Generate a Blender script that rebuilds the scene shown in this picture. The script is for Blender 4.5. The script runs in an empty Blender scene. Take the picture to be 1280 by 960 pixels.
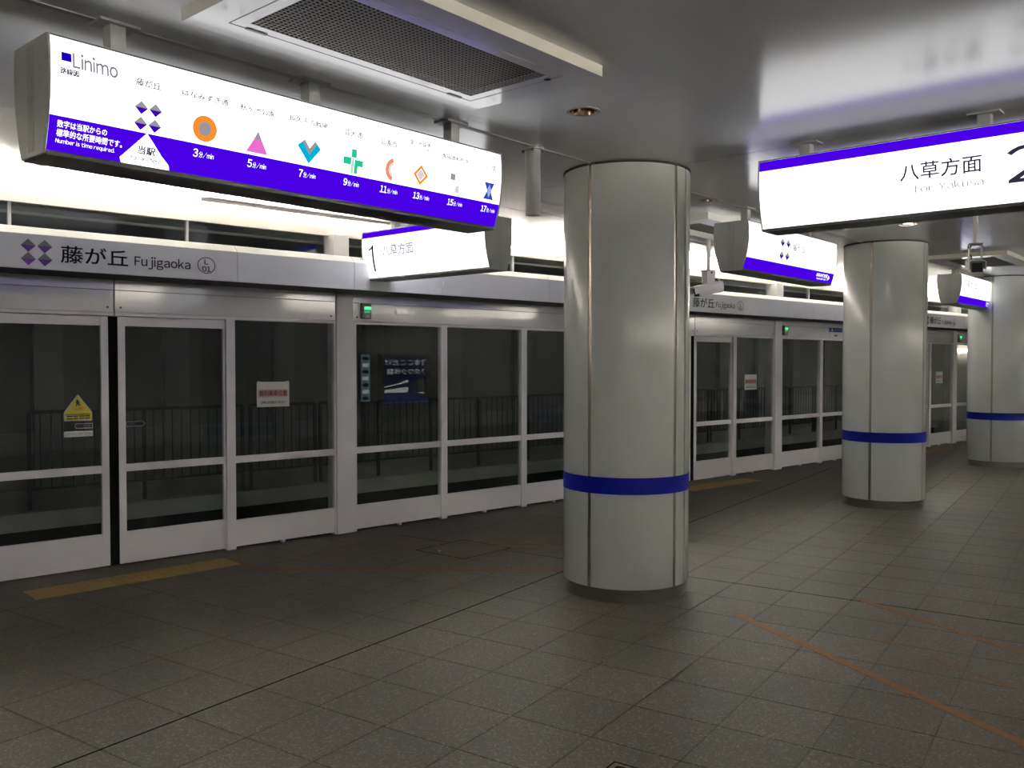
import bpy, bmesh, math, random
from math import sin, cos, pi, radians, atan2, hypot
from mathutils import Vector, Matrix
random.seed(7)
SC = bpy.context.scene
COL = SC.collection

# ------------------------------------------------------------------ camera
cam_d = bpy.data.cameras.new('camera')
cam_d.sensor_width = 36.0
cam_d.lens = 1100.0 / 1280.0 * 36.0
cam_d.clip_start = 0.05
cam_d.clip_end = 200
cam = bpy.data.objects.new('camera', cam_d)
cam.location = (0, 0, 1.6)
cam.rotation_euler = (radians(90 - 1.354), 0, radians(48.185 - 90))
COL.objects.link(cam)
SC.camera = cam

# ------------------------------------------------------------------ world, exposure
w = bpy.data.worlds.new('world')
SC.world = w
w.use_nodes = True
w.node_tree.nodes['Background'].inputs[0].default_value = (0.01, 0.01, 0.011, 1)
w.node_tree.nodes['Background'].inputs[1].default_value = 1.0
SC.view_settings.view_transform = 'Standard'
SC.view_settings.look = 'None'
SC.view_settings.gamma = 1.0
SC.view_settings.use_curve_mapping = False
EV = 2.3
SC.view_settings.exposure = EV

SIGN_WHITE = 2.4      # radiance of the backlit white sign faces
COVE = 115.0           # radiance of the tubes in the ceiling cove
CEIL = 2.935
WALL_Y = 7.20

# ------------------------------------------------------------------ materials
M = {}
def s2l(c):
    return tuple(((x / 255.0) / 12.92 if x / 255.0 <= 0.04045 else ((x / 255.0 + 0.055) / 1.055) ** 2.4) for x in c)

def mat(name, rgb, rough=0.5, metal=0.0, spec=0.5, noise=0.06, nscale=6.0, bump=0.0, bscale=40.0, coat=0.0, stretch=None):
    m = bpy.data.materials.new(name)
    m.use_nodes = True
    nt = m.node_tree
    b = nt.nodes['Principled BSDF']
    b.inputs['Roughness'].default_value = rough
    b.inputs['Metallic'].default_value = metal
    b.inputs['Specular IOR Level'].default_value = spec
    b.inputs['Coat Weight'].default_value = coat
    b.inputs['Coat Roughness'].default_value = 0.05
    tc = nt.nodes.new('ShaderNodeTexCoord')
    mp = nt.nodes.new('ShaderNodeMapping')
    if stretch:
        mp.inputs['Scale'].default_value = stretch
    nt.links.new(tc.outputs['Object'], mp.inputs['Vector'])
    n = nt.nodes.new('ShaderNodeTexNoise')
    n.inputs['Scale'].default_value = nscale
    n.inputs['Detail'].default_value = 4
    nt.links.new(mp.outputs['Vector'], n.inputs['Vector'])
    r = nt.nodes.new('ShaderNodeMixRGB')
    lo = tuple(max(0, c * (1 - noise)) for c in rgb)
    hi = tuple(min(1, c * (1 + noise)) for c in rgb)
    r.inputs[1].default_value = (*lo, 1)
    r.inputs[2].default_value = (*hi, 1)
    nt.links.new(n.outputs['Fac'], r.inputs[0])
    nt.links.new(r.outputs[0], b.inputs['Base Color'])
    if bump:
        n2 = nt.nodes.new('ShaderNodeTexNoise')
        n2.inputs['Scale'].default_value = bscale
        nt.links.new(mp.outputs['Vector'], n2.inputs['Vector'])
        bp = nt.nodes.new('ShaderNodeBump')
        bp.inputs['Strength'].default_value = bump
        bp.inputs['Distance'].default_value = 0.01
        nt.links.new(n2.outputs['Fac'], bp.inputs['Height'])
        nt.links.new(bp.outputs['Normal'], b.inputs['Normal'])
    M[name] = m
    return m

def emat(name, rgb, strength, sample=True, vary=0.04):
    # strengths are given as they appear on the picture; tubes and lamps are given as they are
    if name not in ('cove_tube', 'lamp_warm', 'downlight_on'):
        strength /= 2 ** EV
    m = bpy.data.materials.new(name)
    m.use_nodes = True
    nt = m.node_tree
    nt.nodes.clear()
    out = nt.nodes.new('ShaderNodeOutputMaterial')
    e = nt.nodes.new('ShaderNodeEmission')
    e.inputs['Strength'].default_value = strength
    tc = nt.nodes.new('ShaderNodeTexCoord')
    n = nt.nodes.new('ShaderNodeTexNoise')
    n.inputs['Scale'].default_value = 1.5
    r = nt.nodes.new('ShaderNodeMixRGB')
    r.inputs[1].default_value = (*[c * (1 - vary) for c in rgb], 1)
    r.inputs[2].default_value = (*[c for c in rgb], 1)
    nt.links.new(tc.outputs['Object'], n.inputs['Vector'])
    nt.links.new(n.outputs['Fac'], r.inputs[0])
    nt.links.new(r.outputs[0], e.inputs['Color'])
    nt.links.new(e.outputs[0], out.inputs['Surface'])
    if not sample:
        m.cycles.emission_sampling = 'NONE'
    M[name] = m
    return m

def glassmat(name, tint, f0=0.05):
    m = bpy.data.materials.new(name)
    m.use_nodes = True
    nt = m.node_tree
    nt.nodes.clear()
    out = nt.nodes.new('ShaderNodeOutputMaterial')
    t = nt.nodes.new('ShaderNodeBsdfTransparent')
    t.inputs[0].default_value = (*tint, 1)
    g = nt.nodes.new('ShaderNodeBsdfGlossy')
    g.inputs['Roughness'].default_value = 0.0
    g.inputs['Color'].default_value = (0.95, 0.97, 1, 1)
    fr = nt.nodes.new('ShaderNodeFresnel')
    geo = nt.nodes.new('ShaderNodeNewGeometry')
    ior = nt.nodes.new('ShaderNodeMapRange')      # same reflectance on both faces of the pane
    ior.inputs['To Min'].default_value = 1.45
    ior.inputs['To Max'].default_value = 1 / 1.45
    nt.links.new(geo.outputs['Backfacing'], ior.inputs['Value'])
    nt.links.new(ior.outputs[0], fr.inputs['IOR'])
    mx = nt.nodes.new('ShaderNodeMixShader')
    nt.links.new(fr.outputs[0], mx.inputs[0])
    nt.links.new(t.outputs[0], mx.inputs[1])
    nt.links.new(g.outputs[0], mx.inputs[2])
    nt.links.new(mx.outputs[0], out.inputs['Surface'])
    M[name] = m
    return m

def floormat():
    m = bpy.data.materials.new('granite_tile')
    m.use_nodes = True
    nt = m.node_tree
    b = nt.nodes['Principled BSDF']
    b.inputs['Roughness'].default_value = 0.52
    b.inputs['Specular IOR Level'].default_value = 0.17
    geo = nt.nodes.new('ShaderNodeNewGeometry')
    mp = nt.nodes.new('ShaderNodeMapping')
    nt.links.new(geo.outputs['Position'], mp.inputs['Vector'])
    # speckle of the terrazzo chips
    v = nt.nodes.new('ShaderNodeTexVoronoi')
    v.inputs['Scale'].default_value = 100
    nt.links.new(mp.outputs[0], v.inputs['Vector'])
    n1 = nt.nodes.new('ShaderNodeTexNoise')
    n1.inputs['Scale'].default_value = 90
    n1.inputs['Detail'].default_value = 3
    nt.links.new(mp.outputs[0], n1.inputs['Vector'])
    n2 = nt.nodes.new('ShaderNodeTexNoise')
    n2.inputs['Scale'].default_value = 1.1
    n2.inputs['Detail'].default_value = 6
    nt.links.new(mp.outputs[0], n2.inputs['Vector'])
    # tone of each tile: tile grid turned by 14.3 degrees
    rot = nt.nodes.new('ShaderNodeMapping')
    rot.vector_type = 'POINT'
    rot.inputs['Rotation'].default_value = (0, 0, -radians(14.3))
    nt.links.new(geo.outputs['Position'], rot.inputs['Vector'])
    sub = nt.nodes.new('ShaderNodeVectorMath'); sub.operation = 'SUBTRACT'
    sub.inputs[1].default_value = (2.873, 3.02, 0.5)
    nt.links.new(rot.outputs[0], sub.inputs[0])
    dv = nt.nodes.new('ShaderNodeVectorMath'); dv.operation = 'DIVIDE'
    dv.inputs[1].default_value = (0.414, 0.407, 10)
    nt.links.new(sub.outputs[0], dv.inputs[0])
    fl = nt.nodes.new('ShaderNodeVectorMath'); fl.operation = 'FLOOR'
    nt.links.new(dv.outputs[0], fl.inputs[0])
    wn = nt.nodes.new('ShaderNodeTexWhiteNoise')
    nt.links.new(fl.outputs[0], wn.inputs['Vector'])
    def ramp(src, lo, hi, p0=0.3, p1=0.7):
        r = nt.nodes.new('ShaderNodeMapRange')
        r.inputs['From Min'].default_value = p0
        r.inputs['From Max'].default_value = p1
        r.inputs['To Min'].default_value = lo
        r.inputs['To Max'].default_value = hi
        nt.links.new(src, r.inputs['Value'])
        return r.outputs[0]
    def mul(a, c):
        k = nt.nodes.new('ShaderNodeMath'); k.operation = 'MULTIPLY'
        nt.links.new(a, k.inputs[0]); nt.links.new(c, k.inputs[1])
        return k.outputs[0]
    f = mul(ramp(n1.outputs['Fac'], 0.68, 1.32), ramp(n2.outputs['Fac'], 0.84, 1.14))
    f = mul(f, ramp(wn.outputs['Value'], 0.93, 1.07, 0, 1))
    sep = nt.nodes.new('ShaderNodeSeparateColor')
    nt.links.new(v.outputs['Color'], sep.inputs[0])
    f = mul(f, ramp(sep.outputs[0], 0.92, 1.85, 0.72, 1.0))
    vm = nt.nodes.new('ShaderNodeVectorMath'); vm.operation = 'SCALE'
    vm.inputs[0].default_value = FLOOR_RGB
    nt.links.new(f, vm.inputs['Scale'])
    nt.links.new(vm.outputs[0], b.inputs['Base Color'])
    bp = nt.nodes.new('ShaderNodeBump')
    bp.inputs['Strength'].default_value = 0.06
    bp.inputs['Distance'].default_value = 0.004
    nt.links.new(n1.outputs['Fac'], bp.inputs['Height'])
    nt.links.new(bp.outputs[0], b.inputs['Normal'])
    M['granite_tile'] = m

FLOOR_RGB = (0.051, 0.045, 0.035)
floormat()
mat('grout', (0.022, 0.019, 0.015), 0.9, spec=0.2)
mat('joint_black', (0.004, 0.004, 0.0035), 0.9, spec=0.02)
mat('ceiling_metal', (0.76, 0.76, 0.76), 0.17, spec=0.5, noise=0.02, bump=0.08, bscale=3.0, stretch=(0.35, 5.0, 1))
mat('white_plaster', (0.66, 0.65, 0.63), 0.6)
mat('door_white', (0.84, 0.795, 0.815), 0.38, spec=0.4, noise=0.03)
mat('header_white', (0.77, 0.745, 0.765), 0.09, spec=0.75, noise=0.02)
mat('fascia_grey', (0.72, 0.725, 0.79), 0.35, spec=0.4, noise=0.03)
mat('fascia_cap', (0.82, 0.81, 0.78), 0.4, noise=0.03)
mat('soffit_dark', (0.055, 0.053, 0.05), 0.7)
mat('cove_beam', (0.78, 0.76, 0.70), 0.5, noise=0.03)
mat('pillar_panel', (0.535, 0.55, 0.53), 0.22, spec=0.45, noise=0.03, nscale=3)
mat('pillar_joint', (0.30, 0.265, 0.21), 0.3, metal=1.0)
mat('pillar_core', (0.03, 0.03, 0.03), 0.8)
mat('band_blue', (0.0005, 0.003, 0.15), 0.6, spec=0.12, noise=0.05)
mat('steel', (0.16, 0.155, 0.14), 0.32, metal=1.0, noise=0.12, stretch=(1, 1, 12))
mat('rubber_black', (0.004, 0.004, 0.004), 0.8, spec=0.1)
mat('sign_housing', (0.42, 0.42, 0.41), 0.45, spec=0.3)
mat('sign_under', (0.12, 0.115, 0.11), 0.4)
mat('sign_rim', (0.30, 0.27, 0.26), 0.4)
mat('post_grey', (0.38, 0.38, 0.38), 0.45)
mat('ac_white', (0.80, 0.79, 0.79), 0.13, noise=0.02)
mat('ac_side', (0.60, 0.58, 0.50), 0.5, noise=0.02)
mat('mesh_bronze', (0.19, 0.165, 0.12), 0.55, metal=0.3)
mat('black_void', (0.008, 0.008, 0.008), 0.9)
mat('brass_reflector', (0.62, 0.45, 0.30), 0.12, metal=1.0)
mat('chrome', (0.7, 0.7, 0.7), 0.12, metal=1.0)
mat('concrete', (0.42, 0.42, 0.39), 0.85, noise=0.25, nscale=3)
mat('tunnel_wall', (0.21, 0.215, 0.205), 0.8, noise=0.2, nscale=1.2)
mat('tunnel_panel', (0.27, 0.275, 0.265), 0.7, noise=0.15, nscale=2)
mat('track_black', (0.02, 0.02, 0.02), 0.9)
mat('rail_metal', (0.085, 0.085, 0.08), 0.5, metal=0.2)
mat('tape_orange', (0.155, 0.078, 0.034), 0.8, spec=0.15, noise=0.35, nscale=25)
mat('tactile_yellow', (0.22, 0.14, 0.034), 0.7, noise=0.25, nscale=20)
mat('paper', (0.62, 0.60, 0.56), 0.7, noise=0.03)
mat('ink_red', (0.45, 0.13, 0.12), 0.7)
mat('ink_pink', (0.62, 0.42, 0.39), 0.7)
mat('ink_black', (0.02, 0.02, 0.022), 0.6)
mat('ink_grey', (0.19, 0.19, 0.20), 0.6)
mat('ink_purple', (0.13, 0.035, 0.30), 0.5)
mat('ink_orange', (0.75, 0.24, 0.04), 0.6)
mat('sticker_yellow', (0.55, 0.50, 0.05), 0.5)
mat('sticker_border', (0.5, 0.5, 0.46), 0.5)
mat('camera_white', (0.66, 0.60, 0.55), 0.4)
mat('camera_dark', (0.02, 0.02, 0.022), 0.2)
mat('label_blue', (0.02, 0.06, 0.26), 0.4)
mat('indicator_body', (0.22, 0.20, 0.16), 0.4)
mat('poster_navy', (0.012, 0.018, 0.05), 0.4)
mat('back_wall', (0.70, 0.70, 0.69), 0.6)
glassmat('door_glass', (0.86, 0.88, 0.86))
glassmat('strip_glass', (0.86, 0.88, 0.86))
emat('sign_white', (1.0, 1.0, 1.0), SIGN_WHITE)
emat('sign_purple', (0.068, 0.0, 0.80), 1.0)
emat('sign_text_white', (1, 1, 1), 2.0, False)
emat('sign_text_grey', (0.42, 0.42, 0.44), 1.0, False)
emat('sign_text_dark', (0.035, 0.03, 0.055), 1.0, False)
emat('sign_text_mid', (0.20, 0.20, 0.24), 1.0, False)
emat('sign_text_faint', (0.75, 0.75, 0.78), 1.0, False)
emat('sign_blue', (0.01, 0.0, 0.50), 1.0, False)
emat('icon_grey', (0.33, 0.32, 0.35), 1.0, False)
emat('icon_light', (0.72, 0.66, 0.70), 1.0, False)
emat('icon_purple', (0.055, 0.0, 0.50), 1.0, False)
emat('icon_orange', (0.95, 0.29, 0.03), 1.0, False)
emat('icon_salmon', (0.86, 0.30, 0.16), 1.0, False)
emat('icon_pink', (0.85, 0.16, 0.66), 1.0, False)
emat('icon_cyan', (0.0, 0.45, 0.72), 1.0, False)
emat('icon_green', (0.02, 0.58, 0.30), 1.0, False)
emat('icon_ltgreen', (0.45, 0.80, 0.66), 1.0, False)
emat('icon_blue', (0.03, 0.07, 0.48), 1.0, False)
emat('icon_ltblue', (0.35, 0.42, 0.85), 1.0, False)
emat('cove_tube', (1.0, 0.945, 0.85), COVE)
emat('led_green', (0.05, 1.0, 0.22), 2.5, False)
emat('led_dim_green', (0.10, 0.30, 0.14), 1.0, False)
emat('exit_green', (0.25, 0.55, 0.30), 0.8, False)
emat('lamp_warm', (1.0, 0.90, 0.76), 3.0)
emat('downlight_on', (1.0, 0.94, 0.86), 9.0)
emat('poster_lit', (0.03, 0.045, 0.12), 1.0, False)
emat('poster_blue', (0.15, 0.22, 0.60), 0.5, False)
emat('poster_white', (1.0, 1.0, 1.0), 2.6, False)
emat('poster_teal', (0.35, 0.60, 0.62), 1.2, False)
emat('poster_dark', (0.02, 0.02, 0.03), 1.0, False)
emat('poster_green', (0.10, 0.14, 0.06), 1.0, False)

# ------------------------------------------------------------------ mesh helpers
class MB:
    def __init__(self):
        self.v = []; self.f = []
    def add(self, vs, fs):
        o = len(self.v)
        self.v += [tuple(p) for p in vs]
        self.f += [tuple(i + o for i in f) for f in fs]
        return self
    def box(self, x0, x1, y0, y1, z0, z1):
        return self.add([(x0, y0, z0), (x1, y0, z0), (x1, y1, z0), (x0, y1, z0), (x0, y0, z1), (x1, y0, z1), (x1, y1, z1), (x0, y1, z1)],
                        [(0, 3, 2, 1), (4, 5, 6, 7), (0, 1, 5, 4), (1, 2, 6, 5), (2, 3, 7, 6), (3, 0, 4, 7)])
    def cyl(self, p0, p1, r, n=16, r1=None, caps=True):
        p0 = Vector(p0); p1 = Vector(p1); r1 = r if r1 is None else r1
        d = (p1 - p0).normalized()
        a = d.orthogonal().normalized(); b = d.cross(a)
        vs = []
        for p, q in ((p0, r), (p1, r1)):
            for i in range(n):
                t = 2 * pi * i / n
                vs.append(p + a * (q * cos(t)) + b * (q * sin(t)))
        fs = [(i, (i + 1) % n, n + (i + 1) % n, n + i) for i in range(n)]
        if caps:
            fs += [tuple(range(n - 1, -1, -1)), tuple(range(n, 2 * n))]
        return self.add(vs, fs)
    def lathe(self, prof, n=48, a0=0.0, a1=2 * pi, c=(0, 0)):
        closed = abs(a1 - a0 - 2 * pi) < 1e-6
        k = n if closed else n + 1
        vs = []
        for i in range(k):
            t = a0 + (a1 - a0) * i / n
            for r, z in prof:
                vs.append((c[0] + r * cos(t), c[1] + r * sin(t), z))
        m = len(prof); fs = []
        for i in range(n):
            j = (i + 1) % k
            for q in range(m - 1):
                fs.append((i * m + q, j * m + q, j * m + q + 1, i * m + q + 1))
        return self.add(vs, fs)
    def extrude_x(self, prof, x0, x1):          # prof: closed list of (y, z)
        n = len(prof)
        vs = [(x0, y, z) for y, z in prof] + [(x1, y, z) for y, z in prof]
        fs = [(i, (i + 1) % n, n + (i + 1) % n, n + i) for i in range(n)]
        fs += [tuple(range(n - 1, -1, -1)), tuple(range(n, 2 * n))]
        return self.add(vs, fs)
    def extrude_y(self, prof, y0, y1):          # prof: closed list of (x, z)
        n = len(prof)
        vs = [(x, y0, z) for x, z in prof] + [(x, y1, z) for x, z in prof]
        fs = [(i, (i + 1) % n, n + (i + 1) % n, n + i) for i in range(n)]
        fs += [tuple(range(n - 1, -1, -1)), tuple(range(n, 2 * n))]
        return self.add(vs, fs)
    def mesh(self, name, m):
        me = bpy.data.meshes.new(name)
        me.from_pydata(self.v, [], self.f)
        bm = bmesh.new(); bm.from_mesh(me)
        bmesh.ops.recalc_face_normals(bm, faces=bm.faces)
        bm.to_mesh(me); bm.free()
        me.materials.append(M[m])
        return me
    def build(self, name, m, parent=None, bevel=0.0, smooth=False, loc=None, rotz=None):
        me = self.mesh(name, m)
        return link(name, me, parent, bevel, smooth, loc, rotz)

def link(name, me, parent=None, bevel=0.0, smooth=False, loc=None, rotz=None):
    o = bpy.data.objects.new(name, me)
    COL.objects.link(o)
    if parent: o.parent = parent
    if loc is not None: o.location = loc
    if rotz is not None: o.rotation_euler = (0, 0, rotz)
    if smooth:
        for p in me.polygons: p.use_smooth = True
        try:
            me.set_sharp_from_angle(angle=radians(35))
        except Exception:
            pass
    if bevel:
        b = o.modifiers.new('bevel', 'BEVEL')
        b.width = bevel; b.segments = 2; b.limit_method = 'ANGLE'
    return o

def tag(o, label, cat=None, group=None, kind=None):
    o['label'] = label
    if cat: o['category'] = cat
    if group: o['group'] = group
    if kind: o['kind'] = kind
    return o

def thing(name, label, cat=None, loc=(0, 0, 0), rotz=0.0, group=None, kind=None):
    o = bpy.data.objects.new(name, None)
    o.empty_display_size = 0.1
    COL.objects.link(o)
    o.location = loc; o.rotation_euler = (0, 0, rotz)
    return tag(o, label, cat, group, kind)

_tc = {}
def glyphs(body):
    if body not in _tc:
        c = bpy.data.curves.new('lettering', 'FONT')
        c.body = body; c.resolution_u = 3
        o = bpy.data.objects.new('lettering', c)
        COL.objects.link(o)
        dg = bpy.context.evaluated_depsgraph_get()
        me = bpy.data.meshes.new_from_object(o.evaluated_get(dg))
        vs = [(v.co.x, v.co.y) for v in me.vertices]
        fs = [tuple(p.vertices) for p in me.polygons]
        bpy.data.objects.remove(o); bpy.data.curves.remove(c); bpy.data.meshes.remove(me)
        _tc[body] = (vs, fs)
    return _tc[body]

def text_geo(body):
    """Japanese lines as they are; Latin ones set letter by letter from the full-width sans forms, packed proportionally"""
    if all(ord(c) > 0x2000 for c in body):
        return glyphs(body)
    vs = []; fs = []; x = 0.0
    for c in body:
        if c == ' ':
            x += 0.26; continue
        g = chr(ord(c) + 0xFEE0) if 0x21 <= ord(c) <= 0x7E else c
        gv, gf = glyphs(g)
        ax = min(v[0] for v in gv); bx = max(v[0] for v in gv)
        o = len(vs)
        vs += [(v[0] - ax + x, v[1]) for v in gv]
        fs += [tuple(k + o for k in f) for f in gf]
        x += (bx - ax) + (0.085 if ord(c) < 0x2000 else 0.10)
    return vs, fs

def fit_text(body, x0, x1, y0, y1, bold=0.0):
    """2-D lettering whose outline fills the box x0..x1, y0..y1; bold thickens the strokes (fraction of the height)"""
    vs, fs = text_geo(body)
    ax = min(v[0] for v in vs); bx = max(v[0] for v in vs)
    ay = min(v[1] for v in vs); by = max(v[1] for v in vs)
    base = [(x0 + (v[0] - ax) / (bx - ax) * (x1 - x0), y0 + (v[1] - ay) / (by - ay) * (y1 - y0)) for v in vs]
    if bold <= 0:
        return base, fs
    hx = bold * (x1 - x0) / (bx - ax) * 0.9
    hy = bold * (y1 - y0) / (by - ay) * 0.9
    ov = []; of = []
    for dx, dy in ((-hx, -hy), (hx, -hy), (-hx, hy), (hx, hy), (0, 0)):
        o = len(ov)
        ov += [(a + dx, b + dy) for a, b in base]
        of += [tuple(k + o for k in f) for f in fs]
    return ov, of

def put(parent, name, shape, fn, m):
    """lay a 2-D shape on a surface given by fn(x, y) -> point"""
    vs, fs = shape
    me = bpy.data.meshes.new(name)
    ys = [v[1] for v in vs]
    if getattr(fn, 'curved', False) and max(ys) - min(ys) > .05:
        # cut the flat print into strips so that it follows the bulging face
        me.from_pydata([(a, b, 0) for a, b in vs], [], fs)
        bm = bmesh.new(); bm.from_mesh(me)
        k = math.ceil(min(ys) / .07)
        while k * .07 < max(ys):
            bmesh.ops.bisect_plane(bm, geom=bm.verts[:] + bm.edges[:] + bm.faces[:], plane_co=(0, k * .07, 0), plane_no=(0, 1, 0))
            k += 1
        for v in bm.verts: v.co = Vector(fn(v.co.x, v.co.y))
        bm.to_mesh(me); bm.free()
    else:
        me.from_pydata([fn(*v) for v in vs], [], fs)
    me.materials.append(M[m])
    return link(name, me, parent)

def rect2(x0, x1, y0, y1, n=1):
    vs = []; fs = []
    for i in range(n + 1):
        y = y0 + (y1 - y0) * i / n
        vs += [(x0, y), (x1, y)]
    for i in range(n):
        fs.append((2 * i, 2 * i + 1, 2 * i + 3, 2 * i + 2))
    return vs, fs
def poly2(pts):
    return list(pts), [tuple(range(len(pts)))]
def ring2(cx, cy, rx, ry, k, n=36, a0=0, a1=2 * pi):
    vs = []; fs = []
    for i in range(n + 1):
        t = a0 + (a1 - a0) * i / n
        vs += [(cx + rx * cos(t), cy + ry * sin(t)), (cx + k * rx * cos(t), cy + k * ry * sin(t))]
    for i in range(n):
        fs.append((2 * i, 2 * i + 2, 2 * i + 3, 2 * i + 1))
    return vs, fs
def disc2(cx, cy, rx, ry, n=32):
    return poly2([(cx + rx * cos(2 * pi * i / n), cy + ry * sin(2 * pi * i / n)) for i in range(n)])

# platform frame: pillars, ceiling grid and hanging signs are turned by 7.1 degrees to the track wall
PA = radians(7.1)
OX, OY = 4.76, 4.11
def xy(u, v):
    return (OX + u * cos(PA) - v * sin(PA), OY + u * sin(PA) + v * cos(PA))

# ------------------------------------------------------------------ floor
TG = radians(14.3)
P0, DP, Q0, DQ = 2.873, 0.414, 3.02, 0.407
def pq(p, q):
    return (p * cos(TG) - q * sin(TG), p * sin(TG) + q * cos(TG))
def topq(x, y):
    return (x * cos(TG) + y * sin(TG), -x * sin(TG) + y * cos(TG))
XL, XR, YB, YE = -4.5, 25.3, -3.2, 7.34
fl = MB().box(XL, XR, YB, YE, -0.40, -0.004).build('floor', 'grout')
tag(fl, 'grey speckled stone tile floor of the station platform', 'floor', kind='structure')

A = radians(48.185)
def pix(x, y, z):
    f = x * cos(A) + y * sin(A); r = x * sin(A) - y * cos(A)
    pt = radians(1.354); zz = z - 1.6
    d = f * cos(pt) - zz * sin(pt); up = f * sin(pt) + zz * cos(pt)
    if d < 0.05: return None
    return (640 + 1100 * r / d, 480 - 1100 * up / d)
tiles = []
for i in range(-14, 66):
    for j in range(-30, 20):
        x, y = pq(P0 + (i + .5) * DP, Q0 + (j + .5) * DQ)
        if not (XL + .3 < x < XR - .3 and YB + .3 < y < YE - .33): continue
        pp = pix(x, y, 0)
        vis = 0.0
        if pp and -40 < pp[0] < 1320 and -40 < pp[1] < 1010:
            vis = 1.0 / (hypot(x, y) ** 3)
            for (u, v) in ((0, 0), (5.07, -.11), (10.16, -.18)):
                cx, cy = xy(u, v)
                if hypot(x - cx, y - cy) < 0.30: vis = 0
        tiles.append((vis, x, y, i, j))
tiles.sort(reverse=True)
def tile_mb(hx, hy, x=0, y=0, a=0.0, b=None):
    b = b or MB()
    e = 0.0025
    vs = []
    for (sx, sy, z) in ((hx, hy, -0.012), (hx, hy, -e), (hx - e, hy - e, 0.0)):
        for (kx, ky) in ((-1, -1), (1, -1), (1, 1), (-1, 1)):
            lx, ly = kx * sx, ky * sy
            vs.append((x + lx * cos(a) - ly * sin(a), y + lx * sin(a) + ly * cos(a), z))
    fs = [(8, 9, 10, 11)]
    for k in range(4):
        n = (k + 1) % 4
        fs += [(k, n, 4 + n, 4 + k), (4 + k, 4 + n, 8 + n, 8 + k)]
    return b.add(vs, fs)
g = 0.0014
tile_me = tile_mb(DP / 2 - g, DQ / 2 - g).mesh('floor_tile', 'granite_tile')
rest = MB()
nvis = 0
for vis, x, y, i, j in tiles:
    if vis > 0 and nvis < 300:
        o = link('floor_tile', tile_me, fl, loc=(x, y, 0), rotz=TG)
        nvis += 1
    else:
        tile_mb(DP / 2 - g, DQ / 2 - g, x, y, TG, rest)
ro = rest.build('floor_tiles_beyond', 'granite_tile', fl)
ro['kind'] = 'stuff'
# edge strip of plain stone along the screen doors
MB().box(XL, XR, YE - 0.62, YE, -0.012, -0.0004).build('edge_strip', 'granite_tile', fl)
# dark movement joints along two tile lines
def flat_strip(pts, wd, z0, z1, jit=0.0):
    """a mitred flat strip of the given width along a polyline"""
    out = []
    P = [Vector(p) for p in pts]
    # subdivide for wear
    Q = [P[0]]
    for a, b in zip(P, P[1:]):
        n = max(1, int((b - a).length / 0.06)) if jit else 1
        for k in range(1, n + 1): Q.append(a.lerp(b, k / n))
    L = []; R = []
    for k, p in enumerate(Q):
        d0 = (Q[k] - Q[k - 1]).normalized() if k > 0 else (Q[1] - Q[0]).normalized()
        d1 = (Q[k + 1] - Q[k]).normalized() if k < len(Q) - 1 else d0
        d = (d0 + d1).normalized()
        nrm = Vector((-d.y, d.x)); sc = 1 / max(0.5, d.dot(d1))
        L.append(p + nrm * (wd / 2 * sc + random.uniform(-jit, jit)))
        R.append(p - nrm * (wd / 2 * sc + random.uniform(-jit, jit)))
    n = len(Q); b = MB()
    vs = [(p.x, p.y, z1) for p in L] + [(p.x, p.y, z1) for p in R] + [(p.x, p.y, z0) for p in L] + [(p.x, p.y, z0) for p in R]
    fs = []
    for k in range(n - 1):
        fs += [(k, n + k, n + k + 1, k + 1), (k, k + 1, 2 * n + k + 1, 2 * n + k), (n + k, 3 * n + k, 3 * n + k + 1, n + k + 1)]
    fs += [(0, 2 * n, 3 * n, n), (n - 1, 2 * n - 1, 4 * n - 1, 3 * n - 1)]
    return b.add(vs, fs)
qj = Q0 + DQ
flat_strip([pq(-3, qj), pq(14, qj)], 0.011, -0.012, 0.0006).build('movement_joint', 'joint_black', fl)
pj = P0 + 8 * DP
flat_strip([pq(pj, -2.5), pq(pj, 5.4)], 0.011, -0.012, 0.0006).build('movement_joint', 'joint_black', fl)

# access covers
def cover(pts, label):
    o = thing('access_cover', label, 'floor hatch')
    loop = [Vector(p) for p in pts]
    c = sum(loop, Vector((0, 0))) / len(loop)
    b = MB()
    inner = [c + (p - c) * 0.965 for p in loop]
    n = len(loop)
    vs = [(p.x, p.y, 0.0012) for p in loop] + [(p.x, p.y, 0.0012) for p in inner]
    vs += [(p.x, p.y, -0.005) for p in loop] + [(p.x, p.y, -0.005) for p in inner]
    fs = []
    for k in range(n):
        m = (k + 1) % n
        fs += [(k, m, n + m, n + k), (2 * n + k, 2 * n + m, m, k), (n + k, n + m, 3 * n + m, 3 * n + k)]
    b.add(vs, fs).build('frame', 'joint_black', o)
    inn = [c + (p - c) * 0.955 for p in loop]
    MB().add([(p.x, p.y, 0.0009) for p in inn] + [(p.x, p.y, -0.005) for p in inn],
             [tuple(range(n))] + [(k, n + k, n + (k + 1) % n, (k + 1) % n) for k in range(n)]).build('lid', 'granite_tile', o)
    return o
cv = cover([(4.475, 5.59), (5.057, 5.66), (4.965, 6.22), (4.381, 6.14)], 'square floor hatch outlined in black among the tape lines near the screen doors')
MB().cyl((4.50, 5.98, 0.0), (4.50, 5.98, 0.003), 0.03, 14).build('lift_ring', 'chrome', cv)
x0, y0 = topq(2.64, 2.335)
c2 = cover([pq(x0, y0), pq(x0 - .36, y0), pq(x0 - .36, y0 - .36), pq(x0, y0 - .36)], 'dark framed floor hatch corner at the bottom edge in front of the big pillar')
lp = [pq(x0 - .035, y0 - .035), pq(x0 - .325, y0 - .035), pq(x0 - .325, y0 - .325), pq(x0 - .035, y0 - .325), pq(x0 - .035, y0 - .035)]
flat_strip(lp, 0.012, 0.0, 0.0022).build('inner_frame', 'joint_black', c2)

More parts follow.
